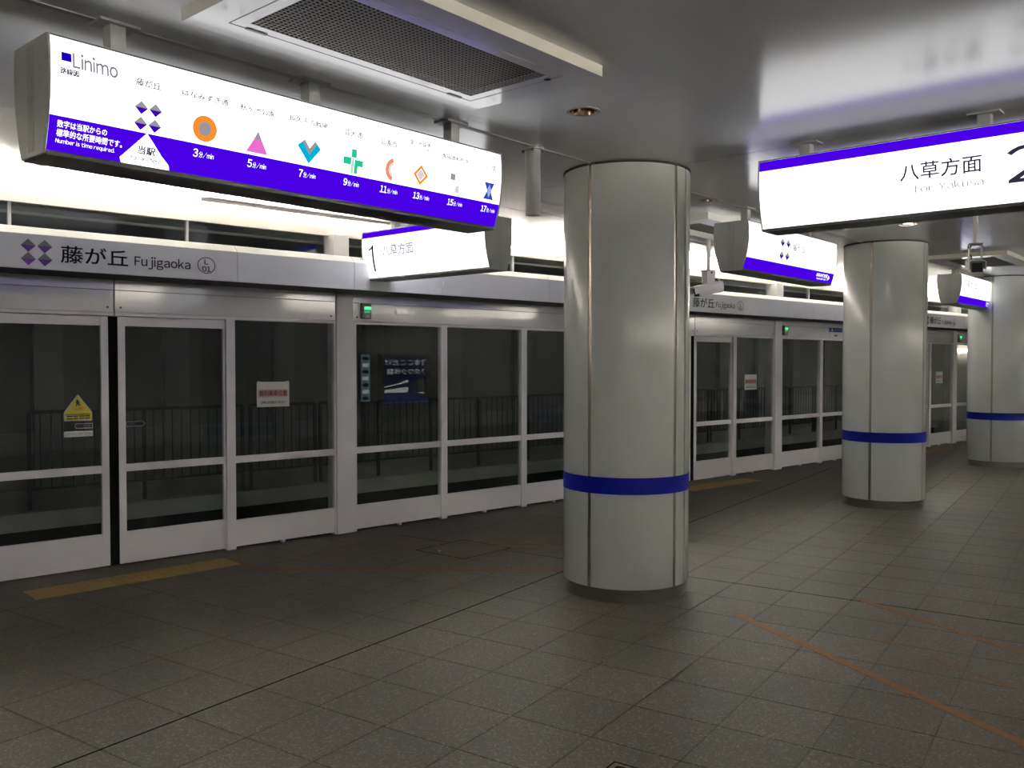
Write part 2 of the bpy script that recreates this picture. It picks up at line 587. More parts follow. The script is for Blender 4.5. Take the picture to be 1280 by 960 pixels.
# tactile paving in front of the doors
def tactile(xs, y0, n, tilt):
    for k in range(n):
        b = MB().box(-.147, .147, -.147, .147, -0.004, 0.003)
        for r in range(5):
            for c in range(5):
                b.box(-.135 + c * .058, -.135 + c * .058 + .038, -.135 + r * .058, -.135 + r * .058 + .038, 0.003, 0.0065)
        if k == 0: me = b.mesh('tactile_tile', 'tactile_yellow')
        link('tactile_tile', me, fl, loc=(xs + .15 + k * .3, y0 + tilt * k, 0), rotz=tilt / .3)
tactile(1.535, 6.705, 5, 0.016)
tactile(9.02, 6.80, 5, 0.0)
tactile(15.45, 6.80, 5, 0.0)

# tape lines
def tape(pts, wd, label, jit=0.004):
    o = flat_strip(pts, wd, 0.0002, 0.0022, jit).build('floor_tape', 'tape_orange')
    tag(o, label, 'tape', 'queue lines taped on the floor')
    return o
tape([(3.01, 6.86), (3.075, 6.36), (4.80, 4.79)], 0.055, 'bent brown tape line from the yellow strip towards the big pillar')
tape([(4.05, 7.02), (4.10, 6.66), (5.43, 5.43)], 0.05, 'bent brown tape line crossing the floor hatch near the screen doors')
o = thing('floor_tape', 'thin broken brown tape line between the two bent lines', 'tape', group='queue lines taped on the floor')
flat_strip([(3.55, 7.0), (3.60, 6.57), (3.86, 6.30)], 0.018, 0.0002, 0.0020, 0.003).build('tape_dash', 'tape_orange', o)
flat_strip([(3.92, 6.235), (4.20, 5.96)], 0.016, 0.0002, 0.0020, 0.003).build('tape_dash', 'tape_orange', o)
flat_strip([(4.28, 5.88), (4.79, 5.385)], 0.016, 0.0002, 0.0020, 0.003).build('tape_dash', 'tape_orange', o)
tape([(4.79, 3.21), (3.80, 0.66)], 0.055, 'longest straight brown tape line running to the lower right corner')
tape([(5.713, 2.875), (5.16, 1.26)], 0.05, 'straight brown tape line starting on the dark joint right of the big pillar')
o = thing('floor_tape', 'broken thin brown tape between the two straight lines on the right', 'tape', group='queue lines taped on the floor')
for a, b in (((5.0, 2.44), (4.905, 2.18)), ((4.87, 2.05), (4.80, 1.82)), ((4.785, 1.75), (4.715, 1.56))):
    flat_strip([a, b], 0.022, 0.0002, 0.0020, 0.004).build('tape_dash', 'tape_orange', o)

# ------------------------------------------------------------------ ceiling
DOWN = {  # downlights in platform coordinates: (u, v, radius, lit)
    'a': (-1.444, -0.689, 0.078, False), 'b': (1.283, 0.05, 0.062, False), 'c': (3.653, -0.784, 0.085, True), 'd': (8.2, -1.35, 0.085, False)}
ce = thing('ceiling', 'glossy light grey metal panel ceiling of the platform hall', 'ceiling', kind='structure')
ce.location = (OX, OY, 0); ce.rotation_euler = (0, 0, PA)
us = [-11.0, -5.0, 0.0, 5.07, 10.16, 15.2, 22.5]
vs_ = [-9.5, -4.6, 0.0, 1.53, 10.5]
for i in range(len(us) - 1):
    for j in range(len(vs_) - 1):
        g2 = 0.004
        u0, u1, v0, v1 = us[i] + g2, us[i + 1] - g2, vs_[j] + g2, vs_[j + 1] - g2
        bm = bmesh.new()
        loops = [[(u0, v0), (u1, v0), (u1, v1), (u0, v1)]]
        for (du, dv, dr, lit) in DOWN.values():
            if u0 < du < u1 and v0 < dv < v1:
                loops.append([(du + dr * cos(2 * pi * k / 28), dv + dr * sin(2 * pi * k / 28)) for k in range(28)])
        for lp in loops:
            bv = [bm.verts.new((a, b, CEIL)) for a, b in lp]
            be = [bm.edges.new((bv[k], bv[(k + 1) % len(bv)])) for k in range(len(bv))]
        bmesh.ops.triangle_fill(bm, use_beauty=True, edges=bm.edges[:])
        r = bmesh.ops.extrude_edge_only(bm, edges=[e for e in bm.edges if e.is_boundary])
        bmesh.ops.translate(bm, verts=[v for v in r['geom'] if isinstance(v, bmesh.types.BMVert)], vec=(0, 0, 0.03))
        bmesh.ops.recalc_face_normals(bm, faces=bm.faces)
        me = bpy.data.meshes.new('ceiling_panel'); bm.to_mesh(me); bm.free()
        me.materials.append(M['ceiling_metal'])
        link('ceiling_panel', me, ce)
MB().box(-12, 23, -10, 11, 3.12, 3.2).build('slab', 'black_void', ce)
MB().box(-11, 15, -.016, .016, CEIL - .004, CEIL + .012).build('joint_trim', 'post_grey', ce)

def downlight(key, label):
    u, v, r, lit = DOWN[key]
    x, y = xy(u, v)
    o = thing('downlight', label, 'downlight', (x, y, CEIL), PA, 'recessed ceiling downlights')
    MB().lathe([(r - .004, 0.0), (r - .002, -.006), (r + .012, -.004), (r + .013, 0.0)], 36).build('trim_ring', 'sign_rim', o, smooth=True)
    MB().lathe([(r - .005, -.002), (r - .012, .03), (r * .62, .095), (0.0, .10)], 36).build('reflector', 'brass_reflector', o, smooth=True)
    if lit:
        MB().lathe([(0, .012), (r - .012, .012), (r - .012, .03), (0, .03)], 32).build('lamp', 'downlight_on', o)
    else:
        MB().lathe([(0, .055), (.012, .055), (.022, .06), (.026, .08), (.020, .10)], 24).build('lamp', 'chrome', o, smooth=True)
downlight('a', 'unlit brass-lined downlight in the ceiling beside the vent panel')
downlight('b', 'unlit small downlight just right of the big pillar top')
downlight('c', 'lit round downlight under the number two sign')
downlight('d', 'unlit wide downlight by the far right pillar top')

# ceiling vent units with mesh grilles
def vent(u0, u1, v0, v1, label, m=0.18, detail=True, drop=0.05):
    cu, cv_ = (u0 + u1) / 2, (v0 + v1) / 2
    L, W = u1 - u0, v1 - v0
    x, y = xy(cu, cv_)
    o = thing('ceiling_vent', label, 'air vent', (x, y, CEIL), PA, 'flat ceiling vent units')
    a, b = L / 2, W / 2
    ga, gb = a - m, b - m
    k = drop
    # frame with a central opening
    vs = []
    for (p, q, z) in ((a, b, 0.0), (a, b, -k), (ga, gb, -k), (ga, gb, -k + .03)):
        vs += [(-p, -q, z), (p, -q, z), (p, q, z), (-p, q, z)]
    fs = []
    for r in range(1, 3):
        for c in range(4):
            n = (c + 1) % 4
            fs.append((4 * r + c, 4 * r + n, 4 * (r + 1) + n, 4 * (r + 1) + c))
    MB().add(vs, fs).build('frame', 'ac_white', o)
    MB().add(vs[:8], [(c, (c + 1) % 4, 4 + (c + 1) % 4, 4 + c) for c in range(4)]).build('side_rim', 'ac_side', o)
    # inner removable frame shown by a thin groove
    e = .055
    for s in (-1, 1):
        MB().box(-ga - e, ga + e, s * (gb + e) - .0015, s * (gb + e) + .0015, -k - .0015, -k + .001).build('groove', 'post_grey', o)
        MB().box(s * (ga + e) - .0015, s * (ga + e) + .0015, -gb - e, gb + e, -k - .0015, -k + .001).build('groove', 'post_grey', o)
    for s in (-1, 1):
        MB().box(s * (ga - .06) - .045, s * (ga - .06) + .045, gb + e - .012, gb + e + .002, -k - .004, -k + .001).build('latch', 'sign_under', o)
    MB().cyl((ga + .035, -gb + .02, -k - .006), (ga + .035, -gb + .02, -k), .017, 16).build('sensor', 'chrome', o)
    MB().box(-ga - .01, ga + .01, -gb - .01, gb + .01, -k + .035, -k + .040).build('filter', 'black_void', o)
    gr = MB()
    if detail:
        st = 0.021
        nu = int(2 * ga / st); nv = int(2 * gb / st)
        for i in range(nu + 1):
            p = -ga + i * 2 * ga / nu
            gr.box(p - .0032, p + .0032, -gb, gb, -k + .0015, -k + .0030)
        for i in range(nv + 1):
            q = -gb + i * 2 * gb / nv
            gr.box(-ga, ga, q - .0036, q + .0036, -k + .001, -k + .0025)
    else:
        for i in range(41):
            p = -ga + i * 2 * ga / 40
            gr.box(p - .006, p + .006, -gb, gb, -k + .002, -k + .007)
    go = gr.build('grille', 'mesh_bronze', o)
    go['kind'] = 'stuff'
    return o
vent(-3.53, -1.965, -1.18, -.355, 'large white vent panel with bronze mesh grille above the route map sign')
vent(1.78, 3.33, 0.33, .95, 'small far vent panel behind the station sign next to the big pillar', detail=False, drop=.06)
vent(6.45, 8.0, -1.05, -.15, 'far dark vent panel above the small station sign on the right', detail=False, drop=.05)

# surface cable duct on the ceiling
x, y = xy(3.6, 1.17)
o = thing('cable_duct', 'long grey cable duct under the ceiling behind the camera pole', 'cable duct', (x, y, CEIL - .001), PA)
MB().box(-3.2, 3.2, -.04, .04, -.05, 0).build('cover', 'post_grey', o, bevel=.004)
MB().box(-3.2, 3.2, -.042, .042, -.056, -.050).build('lid', 'white_plaster', o)

# thin hanging pipe
x, y = xy(-1.006, 0.02)
o = thing('hanging_pipe', 'short white pipe hanging from the ceiling left of the big pillar', 'pipe', (x, y, CEIL))
MB().cyl((0, 0, -.42), (0, 0, -.015), .047, 28).build('tube', 'post_grey', o, smooth=True)
MB().cyl((0, 0, -.016), (0, 0, 0), .068, 28).build('flange', 'post_grey', o, smooth=True)
for k in range(4):
    t = pi / 4 + k * pi / 2
    MB().cyl((.062 * cos(t), .062 * sin(t), -.03), (.062 * cos(t), .062 * sin(t), -.015), .009, 8).build('bolt', 'sign_under', o)

# ------------------------------------------------------------------ track wall with screen doors
wt = thing('wall_track', 'white platform screen wall along the track with name fascia on top', 'wall', kind='structure')
Y0 = WALL_Y - 0.01
def wide_post(x0, x1):
    MB().box(x0, x1, Y0 - .012, Y0 + .16, 0.0, 2.245).build('post', 'door_white', wt, bevel=.004)
def header(x0, x1):
    h = MB().box(x0 + .002, x1 - .002, Y0, Y0 + .12, 1.997, 2.168).build('header_panel', 'header_white', wt, bevel=.002)
    MB().box(x0 + .002, x1 - .002, Y0 - .002, Y0 + .12, 1.970, 1.994).build('header_lip', 'door_white', h)
    MB().box(x0 + .002, x1 - .002, Y0 - .002, Y0 + .12, 2.171, 2.25).build('header_strip', 'header_white', h)
    for xb in (x0 + .045, x1 - .045):
        MB().cyl((xb, Y0 - .004, 2.035), (xb, Y0, 2.035), .009, 10).build('bolt', 'sign_under', h)

def pane(parent, x0, x1, z0, z1, y, name='pane'):
    return MB().box(x0, x1, y, y + .008, z0, z1).build(name, 'door_glass', parent)
NW = [0]
def fixed(x0, x1, lab, sl=.04, sr=.04, top=1.972):
    """fixed glazed unit: two stiles, top, middle and kick rails, two panes"""
    NW[0] += 1
    o = thing('window_%d' % NW[0], lab, 'glass panel', (x0, Y0, 0), kind='structure')
    L = x1 - x0
    MB().box(0, sl, 0, .06, .0, top).build('stile', 'door_white', o, bevel=.002)
    MB().box(L - sr, L, 0, .06, .0, top).build('stile', 'door_white', o, bevel=.002)
    MB().box(sl, L - sr, .012, .05, .742, .800).build('rail', 'door_white', o)
    MB().box(sl, L - sr, .012, .05, .022, .248).build('kick_plate', 'door_white', o)
    MB().box(L / 2 - .015, L / 2 + .015, .01, .05, 0.0, .022).build('foot', 'door_white', o)
    pane(o, sl - .004, L - sr + .004, .246, .744, .030)
    pane(o, sl - .004, L - sr + .004, .798, top, .030)
    return o
ND = [0]
def leaf(xc, side, lab):
    """sliding leaf; side +1 is the right one of the pair"""
    ND[0] += 1
    o = thing('door_%d' % ND[0], lab, 'sliding door', (xc, Y0 + .035, 0), kind='structure')
    s = side
    def bx(a, b, *r):
        return (min(s * a, s * b), max(s * a, s * b)) + r
    MB().box(*bx(.036, .091, 0, .04, .012, 1.966)).build('stile', 'door_white', o, bevel=.002)
    MB().box(*bx(.895, .95, 0, .04, .012, 1.966)).build('stile', 'door_white', o, bevel=.002)
    MB().box(*bx(.091, .895, .002, .038, 1.893, 1.966)).build('top_rail', 'door_white', o)
    MB().box(*bx(.091, .895, .002, .038, .742, .800)).build('rail', 'door_white', o)
    MB().box(*bx(.091, .895, .002, .038, .012, .262)).build('kick_plate', 'door_white', o)
    MB().box(*bx(.0005, .036, .004, .036, .012, 1.966)).build('rubber_seal', 'rubber_black', o)
    MB().box(*bx(.088, .898, .016, .024, .260, .744)).build('pane', 'door_glass', o)
    MB().box(*bx(.088, .898, .016, .024, .798, 1.895)).build('pane', 'door_glass', o)
    return o

DOORS = [2.27, 9.73, 16.20, 23.60]
names = ['nearest', 'middle', 'far', 'farthest']
leaves = {}
for k, xc in enumerate(DOORS):
    nm = names[k]
    which = {0: 'beside the left picture edge', 1: 'just right of the big front pillar', 2: 'right of the second pillar', 3: 'behind the third pillar'}[k]
    leaves[k, -1] = leaf(xc, -1, 'left leaf of the glazed white sliding doors %s' % which)
    leaves[k, 1] = leaf(xc, 1, 'right leaf of the glazed white sliding doors %s' % which)
    f1 = fixed(xc + .907, xc + 1.962, 'fixed glass panel right of the sliding doors %s, notice taped on it' % which if k < 3 else 'fixed glass panel at the far end of the screen wall', sl=.079, sr=.014)
    f0 = fixed(xc - 1.962, xc - .907, 'fixed glass panel left of the sliding doors %s' % which, sl=.014, sr=.079)
    wide_post(xc + 1.969, xc + 2.146)
    wide_post(xc - 2.146, xc - 1.969)
    header(xc - 1.962, xc - .004)
    header(xc + .004, xc + 1.962)
fixed(4.418, 5.50, 'fixed glass panel right of the first wide post, lit poster mirrored in it')
fixed(5.50, 6.615, 'second fixed glass panel right of the first wide post')
fixed(6.615, 7.582, 'fixed glass panel partly hidden by the big pillar\'s left edge')
header(4.42, 7.58)
fixed(11.878, 13.08, 'fixed glass panel left of the second pillar, beside the green lamp')
fixed(13.08, 14.052, 'fixed glass panel half hidden by the second pillar\'s left edge')
header(11.88, 14.05)
fixed(18.348, 19.40, 'fixed glass panel next to the third pillar with the wall lamp behind it')
fixed(19.40, 20.42, 'fixed glass panel hidden behind the third pillar')
fixed(20.42, 21.452, 'fixed glass panel just beyond the third pillar')
header(18.35, 21.45)
MB().box(XL, .124, Y0, Y0 + .1, 0, 2.245).build('plain_panel', 'door_white', wt)

# fascia with the station name
FY = 6.75
FZ0, FZ1, CZ = 2.253, 2.491, 2.548
joints = [XL, -1.3, 0.35, 3.082, 4.167, 5.143, 6.577, 7.80, 8.55, 10.279, 11.324, 12.008, 13.05, 14.45, 15.25, 17.6, 18.7, 19.6, 21.0, 22.6, XR]
panels = []
for a, b in zip(joints, joints[1:]):
    p = MB().box(a + .002, b - .002, FY, FY + .03, FZ0, FZ1).build('fascia_panel', 'fascia_grey', wt, bevel=.002)
    MB().extrude_x([(FY + .002, FZ1 + .001), (FY + .062, CZ), (FY + .10, CZ), (FY + .10, FZ1 - .02), (FY + .031, FZ1 - .02)], a + .002, b - .002).build('fascia_cap', 'fascia_cap', p)
    panels.append((a, b, p))
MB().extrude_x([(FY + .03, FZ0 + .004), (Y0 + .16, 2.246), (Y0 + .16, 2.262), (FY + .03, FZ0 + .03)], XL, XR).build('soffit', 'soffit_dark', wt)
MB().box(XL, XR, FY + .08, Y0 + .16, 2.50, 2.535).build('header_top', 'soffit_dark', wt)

def fn_fascia(x, z):
    return (x, FY - .0015, z)
def diamonds(parent, cx, cy, dx, dy, hw, hh, fn, top, bot):
    for sx in (-1, 1):
        for sy in (1, -1):
            x, y = cx + sx * dx, cy + sy * dy
            put(parent, 'emblem_diamond_top', poly2([(x - hw, y), (x + hw, y), (x, y + hh)]), fn, top)
            put(parent, 'emblem_diamond_bottom', poly2([(x - hw, y), (x, y - hh), (x + hw, y)]), fn, bot)
def station_name(x, parent, full=True):
    diamonds(parent, x + .102, 2.366, .052, .046, .047, .0455, fn_fascia, 'ink_grey', 'ink_purple')
    put(parent, 'station_name_lettering', fit_text('藤が丘', x + .257, x + .712, 2.309, 2.431, .010), fn_fascia, 'ink_black')
    put(parent, 'station_name_lettering', fit_text('Fujigaoka', x + .76, x + 1.178, 2.304, 2.398, .010), fn_fascia, 'ink_black')
    put(parent, 'number_ring', ring2(x + 1.306, 2.366, .072, .064, .91), fn_fascia, 'ink_black')
    put(parent, 'number_lettering', fit_text('L', x + 1.290, x + 1.320, 2.374, 2.412, .020), fn_fascia, 'ink_black')
    put(parent, 'number_lettering', fit_text('01', x + 1.272, x + 1.340, 2.318, 2.358, .020), fn_fascia, 'ink_black')
station_name(1.52, panels[2][2])
station_name(8.83, panels[8][2])
station_name(15.80, panels[14][2])

# glazing strip over the fascia, its mullions and columns
GY = 7.15
cols = [(-1.9, -1.74), (4.10, 4.26), (11.42, 11.60), (17.86, 18.04), (24.0, 24.2)]
mull = [-3.2, 0.25, 1.541, 2.828, 5.55, 6.396, 7.70, 9.0, 10.2, 12.57, 13.9, 15.2, 16.5, 19.3, 20.6, 22.0, 23.0]
for a, b in cols:
    MB().box(a, b, 6.99, GY + .03, 2.535, 2.765).build('column_stub', 'fascia_cap', wt, bevel=.003)
xs = sorted([(m_ - .012, m_ + .012) for m_ in mull] + cols)
for m_ in mull:
    MB().box(m_ - .011, m_ + .011, GY - .02, GY + .02, 2.535, 2.765).build('mullion', 'fascia_cap', wt)
prev = XL
for a, b in xs + [(XR, XR)]:
    if a - prev > .05:
        MB().box(prev, a, GY, GY + .008, 2.535, 2.765).build('pane', 'strip_glass', wt)
    prev = b
# light cove
LIP = 7.08
TUBE = .048          # height of the tube axis above the trough floor
MB().extrude_x([(LIP, 2.760), (LIP, 2.843), (LIP + .018, 2.843), (LIP + .018, 2.778), (7.52, 2.778), (7.52, 2.760)], XL, XR).build('cove_beam', 'cove_beam', wt)
MB().box(XL, XR, LIP - .006, LIP, 2.755, 2.775).build('cove_trim', 'cove_beam', wt)
MB().box(XL, XR, 7.52, 7.56, 2.74, 3.02).build('cove_back', 'cove_beam', wt)
k = 0
x = XL + .1
while x < XR - 1.2:
    o = MB().box(0, 1.2, -.03, .03, 0, TUBE - .015).build('light_batten', 'white_plaster', wt, loc=(x, 7.20, 2.7785))
    for e in (.0, 1.18):
        MB().box(e, e + .02, -.015, .015, TUBE - .015, TUBE + .013).build('socket', 'white_plaster', o)
    MB().cyl((.02, 0, TUBE), (1.18, 0, TUBE), .013, 8).build('tube', 'cove_tube', o)
    x += 1.235
# linear diffuser in the ceiling near the cove
o = thing('slot_diffuser', 'long beige slot diffuser in the bright ceiling edge under the route map', 'air slot', (2.90, 6.98, CEIL - .001), radians(1.6))
MB().box(0, 2.4, 0, .018, -.028, 0).build('edge_bar', 'ac_side', o)
MB().box(0, 2.4, .018, .11, -.006, 0).build('slot', 'sign_rim', o)
MB().box(0, 2.4, .11, .16, -.020, 0).build('edge_bar', 'ac_side', o)
MB().box(-.02, 0, 0, .16, -.028, 0).build('end_bar', 'ac_side', o)

# green indicator lamps on the headers
for xi, lab in ((4.50, 'green door indicator lamp on the header right of the first wide post'), (11.90, 'green door indicator lamp on the header left of the second pillar'), (18.40, 'small green door indicator lamp on the header beside the third pillar')):
    o = thing('door_indicator', lab, 'indicator lamp', (xi, Y0, 2.0), group='door indicator lamps')
    MB().box(0, .10, -.04, 0, .022, .168).build('housing', 'indicator_body', o, bevel=.004)
    MB().box(.022, .095, -.046, -.040, .110, .135).build('lens', 'led_green', o, bevel=.002)
    MB().box(.02, .082, -.043, -.040, .075, .105).build('window', 'led_dim_green', o)
    MB().box(.03, .08, -.043, -.040, .030, .060).build('base_plate', 'sign_housing', o)
# lens and small label on the header
o = thing('header_lens', 'round lens mark on the header beside the first green lamp', 'sensor', (4.93, Y0, 2.105))
MB().cyl((0, -.006, 0), (0, 0, 0), .035, 24).build('ring', 'header_white', o)
MB().cyl((0, -.010, 0), (0, -.006, 0), .024, 24).build('lens', 'ac_white', o)
o = thing('header_label', 'blue pictogram label on the header left of the second pillar', 'label', (13.30, Y0, 0))
MB().box(0, .42, -.006, -.001, 2.105, 2.175).build('plate', 'label_blue', o)
f = lambda a, b: (a, -.008, b)
put(o, 'pictogram', disc2(.09, 2.152, .018, .012, 12), f, 'paper')
put(o, 'pictogram', rect2(.065, .115, 2.115, 2.140), f, 'paper')
for a_ in (.16, .24, .32):
    put(o, 'print_mark', rect2(a_, a_ + .055, 2.128, 2.152), f, 'ink_grey')
MB().box(0, .42, -.005, -.001, 2.005, 2.100).build('lower_plate', 'header_white', o)
put(o, 'arrow', poly2([(.16, 2.05), (.20, 2.075), (.20, 2.058), (.27, 2.058), (.27, 2.042), (.20, 2.042), (.20, 2.025)]), lambda a, b: (a, -.007, b), 'ink_black')
o = thing('exit_panel', 'small pale green lit panel on the header beside the second pillar', 'panel light', (16.62, Y0, 0))
MB().box(0, .30, -.03, 0, 2.02, 2.15).build('housing', 'sign_rim', o)
MB().box(.01, .29, -.034, -.030, 2.03, 2.14).build('face', 'exit_green', o)

# paper notices taped on the fixed panels
def notice(x, lab):
    yy = Y0 + .030
    o = thing('paper_notice', lab, 'paper notice', (x, yy, 0), group='taped paper notices')
    MB().box(0, .31, -.004, -.0015, 1.215, 1.435).build('sheet', 'paper', o)
    f = lambda a, b: (a, -.0048, b)
    f2 = lambda a, b: (a, -.0054, b)
    put(o, 'red_field', rect2(.014, .296, 1.300, 1.368), f, 'ink_pink')
    put(o, 'red_lettering', fit_text('整列乗車位置', .022, .288, 1.309, 1.360, .02), f2, 'ink_red')
    put(o, 'black_lettering', fit_text('2列にお並びください', .035, .275, 1.243, 1.266, .02), f2, 'ink_black')
    for a in (.02, .29):
        MB().box(a - .012, a + .012, -.0052, -.004, 1.418, 1.442).build('tape_corner', 'sticker_border', o)
notice(3.463, 'white paper notice with red lettering on the glass, nearest of three')
notice(10.955, 'white paper notice with red lettering on the glass beside the big pillar')
notice(17.45, 'small white paper notice on the glass right of the second pillar')

# stickers on the near doors
L0 = leaves[0, -1]
def fnl(a, b, off=.0):
    return (a - 2.27, .0145 - off, b)
f0 = lambda a, b: fnl(a, b, 0); f1 = lambda a, b: fnl(a, b, .001); f2 = lambda a, b: fnl(a, b, .002)
st = put(L0, 'warning_sticker', poly2([(1.914, 1.158), (2.113, 1.158), (2.115, 1.225), (2.018, 1.358), (2.008, 1.358), (1.912, 1.225)]), f0, 'sticker_border')
st['label'] = 'yellow triangular pinch warning sticker'
put(st, 'yellow_field', poly2([(1.921, 1.165), (2.106, 1.165), (2.108, 1.223), (2.013, 1.350), (1.919, 1.223)]), f1, 'sticker_yellow')
put(st, 'runner_figure', poly2([(2.000, 1.318), (2.012, 1.322), (2.020, 1.305), (2.036, 1.300), (2.018, 1.296), (2.024, 1.284), (2.040, 1.282), (2.018, 1.274), (2.010, 1.288), (2.004, 1.268), (1.998, 1.270), (2.003, 1.292), (1.992, 1.300), (2.004, 1.306)]), f2, 'ink_black')
put(st, 'red_lettering', fit_text('注意', 1.982, 2.046, 1.238, 1.264, .02), f2, 'ink_orange')
put(st, 'divider', rect2(1.924, 2.104, 1.206, 1.211), f2, 'ink_black')
for z_ in (1.190, 1.172):
    for a_, b_ in ((1.932, 1.975), (1.980, 2.012), (2.020, 2.060), (2.064, 2.096)):
        put(st, 'small_print', rect2(a_, b_, z_, z_ + .009), f2, 'ink_black')
st = put(L0, 'slide_label', poly2([(1.987, 1.118), (2.000, 1.138), (2.118, 1.138), (2.118, 1.098), (2.000, 1.098)]), f0, 'sticker_border')
put(st, 'dark_field', poly2([(1.991, 1.118), (2.002, 1.133), (2.114, 1.133), (2.114, 1.103), (2.002, 1.103)]), f1, 'ink_black')
put(st, 'lettering', fit_text('自動', 2.055, 2.108, 1.108, 1.128), f2, 'ink_grey')
st = put(L0, 'caution_strip', rect2(1.913, 2.118, 1.036, 1.080), f0, 'paper')
put(st, 'lettering', fit_text('⚠ドアにご注意ください', 1.925, 2.106, 1.050, 1.068), f1, 'ink_black')
R0 = leaves[0, 1]
st = put(R0, 'slide_label', poly2([(2.369, 1.136), (2.495, 1.136), (2.517, 1.116), (2.495, 1.096), (2.369, 1.096)]), f0, 'sticker_border')
put(st, 'dark_field', poly2([(2.373, 1.131), (2.492, 1.131), (2.511, 1.116), (2.492, 1.101), (2.373, 1.101)]), f1, 'ink_black')
put(st, 'lettering', fit_text('自動', 2.385, 2.432, 1.106, 1.126), f2, 'ink_grey')

# ------------------------------------------------------------------ track side behind the glass
tw = MB().box(XL, XR + .3, 12.3, 12.5, -1.2, 3.1).build('wall_tunnel', 'tunnel_wall')
tag(tw, 'dark concrete wall across the track behind the screen doors', 'wall', kind='structure')
x = -3.6
while x < XR - .6:
    MB().box(x, x + .34, 12.18, 12.3, 0, 3.0).build('pilaster', 'tunnel_panel', tw)
    x += 1.62
MB().box(XL, XR, 12.24, 12.3, .45, .72).build('wall_band', 'tunnel_panel', tw)
tb = MB().box(XL, XR, YE, 12.3, -1.3, -1.1).build('trim_1', 'track_black')
tag(tb, 'black track bed below the platform edge', 'track bed', kind='structure')
MB().box(XL, XR, 8.6, 9.7, -1.1, -.55).build('guide_beam', 'track_black', tb)
wk = MB().box(XL, XR, 10.4, 12.3, -.19, 0.0).build('trim_2', 'concrete')
tag(wk, 'concrete walkway edge across the track under the railing', 'walkway', kind='structure')
MB().box(XL, XR, 10.5, 12.3, -1.1, -.19).build('support', 'track_black', wk)

bal_me = MB().cyl((0, 0, .22), (0, 0, 1.05), .0065, 6).mesh('baluster', 'rail_metal')
def railing(x0, x1, lab):
    o = thing('railing', lab, 'railing', (x0, 10.6, 0), group='railings across the track')
    L = x1 - x0
    MB().cyl((0, 0, 1.065), (L, 0, 1.065), .019, 10).build('top_rail', 'rail_metal', o, smooth=True)
    MB().cyl((0, 0, .225), (L, 0, .225), .014, 8).build('bottom_rail', 'rail_metal', o, smooth=True)
    n = max(1, round(L / 1.0))
    for i in range(n + 1):
        MB().box(i * L / n - .018, i * L / n + .018, -.018, .018, 0, 1.06).build('post', 'rail_metal', o)
    nb = int(L / .108)
    for i in range(1, nb):
        if all(abs(i * L / nb - q * L / n) > .03 for q in range(n + 1)):
            link('baluster', bal_me, o, loc=(i * L / nb, 0, 0))
railing(2.45, 4.89, 'dark railing across the track seen through the nearest sliding doors')
railing(5.0, 5.92, 'short dark railing section behind the paper notice glass')
railing(6.0, 9.71, 'dark railing across the track behind the glass right of the first wide post')
railing(9.84, 14.8, 'dark railing across the track seen beside the big pillar')
railing(14.9, 18.9, 'dark railing across the track left of the second pillar')
railing(19.0, 24.9, 'dark railing across the track at the far right')

# ------------------------------------------------------------------ end and back walls
o = MB().box(XR, XR + .2, YB - .2, 12.5, -1.3, 3.1).build('wall_end', 'white_plaster')
tag(o, 'pale plaster wall closing the far end of the platform', 'wall', kind='structure')
o = MB().box(XL - .2, XL, YB - .2, 12.5, -1.3, 3.1).build('wall_left', 'white_plaster')
tag(o, 'pale plaster wall closing the platform to the left', 'wall', kind='structure')
o = MB().box(XL, XR, YB - .2, YB, -.4, 3.1).build('wall_back', 'back_wall')
tag(o, 'grey wall behind the viewer that carries the lit poster', 'wall', kind='structure')

TUBE = .060
wb = thing('trim_3', 'light cove beam along the wall behind the viewer', 'light cove', (0, 0, 0), kind='structure')
MB().extrude_x([(YB, 2.760), (YB, 2.778), (YB + .42, 2.778), (YB + .42, 2.843), (YB + .44, 2.843), (YB + .44, 2.760)], XL, XR).build('cove_beam', 'cove_beam', wb)
x = XL + .1
while x < XR - 1.2:
    o = MB().box(0, 1.2, -.06, .06, 0, TUBE - .015).build('light_batten', 'white_plaster', wb, loc=(x, YB + .26, 2.7785))
    for e in (.0, 1.18):
        MB().box(e, e + .02, -.05, .05, TUBE - .015, TUBE + .013).build('socket', 'white_plaster', o)
    for q in (-.035, .035):  # tubes doubled in this unseen cove to add fill on doors and pillars
        MB().cyl((.02, q, TUBE), (1.18, q, TUBE), .013, 8).build('tube', 'cove_tube', o)
    x += 1.235

# wall lamp at the end of the track
o = thing('wall_lamp', 'lit white wall lamp seen through the glass beside the third pillar', 'wall lamp', (XR, 9.72, 1.93))
MB().box(-.02, 0, -.10, .10, -.08, .08).build('back_plate', 'ac_white', o)
MB().cyl((-.02, 0, .0), (-.10, 0, .0), .02, 10).build('arm', 'ac_white', o)
MB().cyl((-.10, -.22, .02), (-.10, .22, .02), .035, 12).build('tube', 'lamp_warm', o)
MB().box(-.14, -.06, -.25, -.22, -.03, .07).build('end_cap', 'ac_white', o)
MB().box(-.14, -.06, .22, .25, -.03, .07).build('end_cap', 'ac_white', o)

